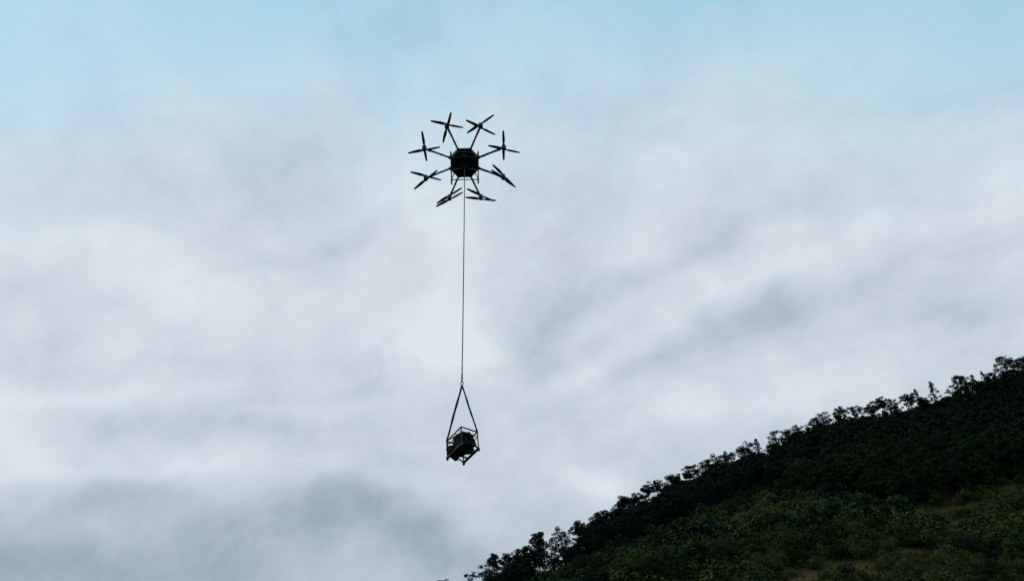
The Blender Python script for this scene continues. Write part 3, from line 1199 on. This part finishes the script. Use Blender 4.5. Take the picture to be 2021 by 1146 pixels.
for i in range(8):
    a = R(112.5 - 45 * i)
    ca, sa = math.cos(a), -math.sin(a)
    arm = bpy.data.objects.new('arm', arm_me)
    COL.objects.link(arm)
    arm.parent = drone
    ang = math.atan2(sa, ca)
    arm.rotation_euler = (0, 0, ang)

    def child(nm, me, loc=(0, 0, 0), rz=0.0):
        o = bpy.data.objects.new(nm, me)
        COL.objects.link(o)
        o.parent = arm
        o.location = loc
        o.rotation_euler = (0, 0, rz)
        return o
    child('fold_joint', cl_me)
    child('speed_controller', esc_me)
    child('motor_pair', mm, (ARM_R, 0, 0))
    child('propeller', bm, (ARM_R, 0, .118), R(PROPS[i][0]) - ang)
    child('propeller', bm, (ARM_R, 0, -.118), R(PROPS[i][1]) - ang)

# landing gear
for sx in (-1, 1):
    b = MB()
    b.tube([(sx * .39, -.55, -.372), (sx * .39, -.52, -.38), (sx * .39, .47, -.38), (sx * .39, .50, -.372)], .018, 10)
    for yy in (-.47, .42):
        b.tube([(sx * .39, yy - .05, -.38), (sx * .39, yy + .05, -.38)], .024, 10)
    b.build('landing_skid', M_CARBON, drone)
    for yy in (-.34, .34):
        b = MB()
        b.tube([(sx * .30, yy * .75, -.09), (sx * .36, yy * .92, -.26), (sx * .39, yy, -.375)], .014, 8)
        b.box((sx * .39, yy, -.374), (.05, .06, .05), bev=.008)
        b.build('landing_leg', M_CARBON, drone)
for yy in (-.36, .36):
    b = MB()
    b.tube([(-.39, yy, -.365), (-.2, yy, -.355), (0, yy, -.350), (.2, yy, -.355), (.39, yy, -.365)], .015, 10)
    b.build('crossbar', M_CARBON, drone)

# ------------------------------------------------------------------ rope, sling and load
ROPE_TOP = DC + DM @ np.array([0, 0, -.26])
HOOK = np.array([ROPE_TOP[0], ROPE_TOP[1], 9.538])
rope_len = ROPE_TOP[2] - HOOK[2]
pts = [HOOK + np.array([.006 * math.sin(3.1 * k), 0, rope_len * k]) for k in np.linspace(0.012, 1, 40)]
rope_root = empty('rope', HOOK)
tag(rope_root, 'thin grey lifting rope hanging straight down from the drone to the sling', 'rope')
ro = MB()
ro.tube([p - HOOK for p in pts], .0125, 8)
ro.build('line', M_ROPE, rope_root)
b = MB()                                         # spliced eye, thimble and swivel above the hook
b.tube([(0, 0, .10), (0, 0, .16), (0, 0, .30), (0, 0, .36)], [.012, .020, .018, .011], 10)
b.tube([(0, 0, .42), (0, 0, .50)], .016, 10)
b.build('splice', M_ROPE, rope_root)
b = MB()
ring = [(.030 * math.cos(t), 0, .05 + .045 * math.sin(t)) for t in np.linspace(0, 2 * math.pi, 17)]
b.tube(ring, .010, 8, cap=False)
b.lathe([(.016, .085), (.020, .095), (.020, .125), (.012, .135)], sides=12)
b.build('hook', M_STEEL, rope_root)

# load cage, hanging a little askew
CC = np.array([-1.205, 14.593, 7.870])           # centre of its base
CM = np.array([[0.801, -0.5939, -0.075], [0.5962, 0.7804, 0.1881], [-0.0532, -0.1954, 0.9793]])
CA, CB, CH = .422, .604, .431
cage = empty('load_cage', CC, CM)
tag(cage, 'dark tubular steel cage hanging tilted from the two sling straps', 'cage')
hx, hy = CA / 2, CB / 2
for (x0, y0), (x1, y1) in (((-hx, -hy), (hx, -hy)), ((hx, -hy), (hx, hy)), ((hx, hy), (-hx, hy)), ((-hx, hy), (-hx, -hy))):
    b = MB()
    L = math.hypot(x1 - x0, y1 - y0)
    a = math.atan2(y1 - y0, x1 - x0)
    Mz = [[math.cos(a), -math.sin(a), 0], [math.sin(a), math.cos(a), 0], [0, 0, 1]]
    if abs(x1 - x0) < 1e-6:                      # the two long skid beams
        b.box(((x0 + x1) / 2, (y0 + y1) / 2, 0), (L - .034, .046, .050), Mz, .006)
        b.build('skid_beam', M_STEEL, cage)
    else:                                        # arched end ties
        b.tube([(x0 * .93, y0, .01), (x0 * .6, y0, .05), (0, y0, .065), (x1 * .6, y1, .05), (x1 * .93, y1, .01)], .017, 10)
        b.build('end_tie', M_STEEL, cage)
for yy in (-.11, .12):
    b = MB()
    b.box((0, yy, .004), (CA - .045, .036, .030), bev=.005)
    b.build('cross_member', M_STEEL, cage)
for x0 in (-hx, hx):
    for y0 in (-hy, hy):
        b = MB()
        b.tube([(x0, y0, .018), (x0, y0, CH)], .0145, 10)
        up = b.build('post', M_STEEL, cage)
        b = MB()
        b.box((x0, y0, -.022), (.054, .054, .090), bev=.014)
        b.build('foot', M_STEEL, up)
b = MB()
rail = [(-hx, -hy), (hx, -hy), (hx, hy), (-hx, hy)]
for k in range(4):
    p, q = rail[k], rail[(k + 1) % 4]
    r_ = MB()
    r_.tube([(p[0], p[1], CH), (q[0], q[1], CH)], .016, 10)
    r_.build('top_rail', M_STEEL, cage)
    if k in (0, 1, 3):
        r_ = MB()
        r_.tube([(p[0], p[1], CH * .70), (q[0], q[1], CH * .70)], .009, 8)
        r_.build('side_rail', M_STEEL, cage)
for yy in (-.17, -.02, .15):
    r_ = MB()
    r_.tube([(-hx, yy, CH), (0, yy, CH + .010), (hx, yy, CH)], .008, 8)
    r_.build('roof_bar', M_STEEL, cage)
r_ = MB()
r_.tube([(-hx, -hy, CH * .7), (-hx, hy, CH)], .008, 8)
r_.build('diagonal_brace', M_STEEL, cage)


def cage_pt(x, y, z):
    return CC + CM @ np.array([x, y, z])


# machine strapped inside the cage
mach = empty('engine', cage_pt(-.015, .015, .022), CM @ np.array([[math.cos(.42), -math.sin(.42), 0], [math.sin(.42), math.cos(.42), 0], [0, 0, 1]]) @ np.diag([1.10, 1.12, 1.18]))
tag(mach, 'bulky black engine unit filling the inside of the hanging cage', 'engine')
RX = np.array([[1., 0, 0], [0, 0, -1], [0, 1, 0]])      # local z -> -y
RY = np.array([[0, 0, 1.], [0, 1, 0], [-1, 0, 0]])      # local z -> x
b = MB()
b.box((0, -.01, .045), (.30, .40, .07), bev=.02)
b.box((.01, -.01, .14), (.25, .26, .15), bev=.035)
b.lathe([(.085, -.10), (.10, -.09), (.10, .09), (.085, .10)], (0, -.02, .13), RY, 22)
b.build('crankcase', M_ENGINE, mach)
b = MB()
for k in range(7):
    z = .10 + .026 * k
    b.box((.035, .155 - .012 * k, z + .02), (.20, .13, .012), bev=.004)
b.box((.035, .12, .19), (.13, .09, .20), bev=.01)
b.build('cylinder_block', M_ENGINE, mach)
b = MB()
b.box((-.01, -.05, .275), (.31, .33, .13), bev=.05)
tank = b.build('fuel_tank', M_TANK, mach)
b = MB()
b.lathe([(.034, 0), (.036, .02), (.030, .030)], (-.05, -.08, .333), sides=16)
b.build('cap', M_ENGINE, tank)
b = MB()
b.lathe([(.035, -.13), (.058, -.12), (.060, .10), (.040, .12)], (.105, .13, .235), RX, 18)
b.tube([(.105, .22, .23), (.13, .26, .22), (.15, .27, .17)], .016, 10)
b.build('muffler', M_ENGINE, mach)
b = MB()
b.lathe([(.05, -.03), (.105, -.028), (.11, -.01), (.11, .01), (.105, .028), (.06, .034)], (-.155, -.02, .13), RY, 24)
b.build('recoil_starter', M_ENGINE, mach)
b = MB()
b.lathe([(.04, -.025), (.09, -.022), (.075, 0), (.09, .022), (.04, .025)], (.175, -.06, .12), RY, 24)
b.build('pulley', M_ENGINE, mach)
b = MB()
b.box((.03, -.215, .14), (.17, .12, .17), bev=.03)
b.lathe([(.05, 0), (.062, .02), (.062, .07), (.05, .085)], (.02, -.19, .225), sides=18)
b.build('air_filter', M_ENGINE, mach)
b = MB()
b.tube([(-.12, .20, .09), (-.16, .235, .16), (-.13, .24, .25), (-.04, .22, .30), (.05, .18, .31)], .015, 8)
b.tube([(.12, -.2, .10), (.175, -.23, .17), (.15, -.2, .26), (.06, -.12, .33)], .013, 8)
b.build('hose', M_ENGINE, mach)
b = MB()
b.box((-.10, .19, .10), (.11, .10, .14), bev=.02)
b.tube([(-.10, .24, .13), (-.10, .285, .13)], .03, 12)
b.build('pump', M_ENGINE, mach)

b = MB()                                          # tool tray and gearbox low on the far side
b.box((-.06, .225, .035), (.16, .09, .085), bev=.025)
b.lathe([(.03, -.07), (.055, -.06), (.055, .06), (.03, .07)], (.085, .225, .03), RY, 16)
b.tube([(-.15, .20, .05), (-.175, .10, .03), (-.165, -.04, .05), (-.175, -.16, .10)], .022, 10)
b.build('gearbox', M_ENGINE, mach)
b = MB()
b.box((.10, -.13, .31), (.13, .17, .09), np.array([[.96, -.28, 0], [.28, .96, 0], [0, 0, 1]]), .02)
b.tube([(.15, -.10, .30), (.20, -.02, .26), (.185, .06, .17), (.20, .12, .10)], .016, 8)
b.tube([(.03, -.20, .35), (-.06, -.225, .33), (-.13, -.20, .25), (-.165, -.12, .2)], .014, 8)
b.build('control_box', M_TANK, mach)
b = MB()
for k in range(4):
    b.tube([(-.17 + .11 * k, -.235, .06 + .03 * (k % 2)), (-.15 + .1 * k, -.2, .17), (-.12 + .07 * k, -.11, .35)], .009, 6)
b.build('tie_down_straps', M_STRAP, mach)

# two webbing straps from the hook to the cage corners that hang left and right
sling = empty('lifting_sling', HOOK)
tag(sling, 'two black webbing straps spreading from the hook to the tilted cage', 'sling')
for x0, y0 in ((-hx, hy), (hx, -hy)):
    end = cage_pt(x0, y0, CH + .006) - HOOK
    start = np.array([0, 0, .008])
    b = MB()
    ks = np.linspace(0, 1, 26)
    path, rad = [], []
    for k in ks:
        p = start + (end - start) * k
        p = p + np.array([.003 * math.sin(k * 9), 0, 0])
        path.append(p)
        rad.append((.027 if x0 < 0 else .022) + .010 * math.sin(min(1, k * 1.1) * math.pi) + .003 * math.sin(k * 23))
    b.tube(path, rad, 10, flat=.7)
    st = b.build('strap', M_STRAP, sling)
    b = MB()
    d = (end - start) / np.linalg.norm(end - start)
    b.tube([end - d * .10, end - d * .05, end + d * .012], [.016, .024, .020], 10)
    b.build('loop', M_STRAP, st)
b = MB()
b.tube([(0, 0, .016), (0, 0, -.03), (0, 0, -.075)], [.016, .026, .012], 10)
b.build('strap_knot', M_STRAP, sling)
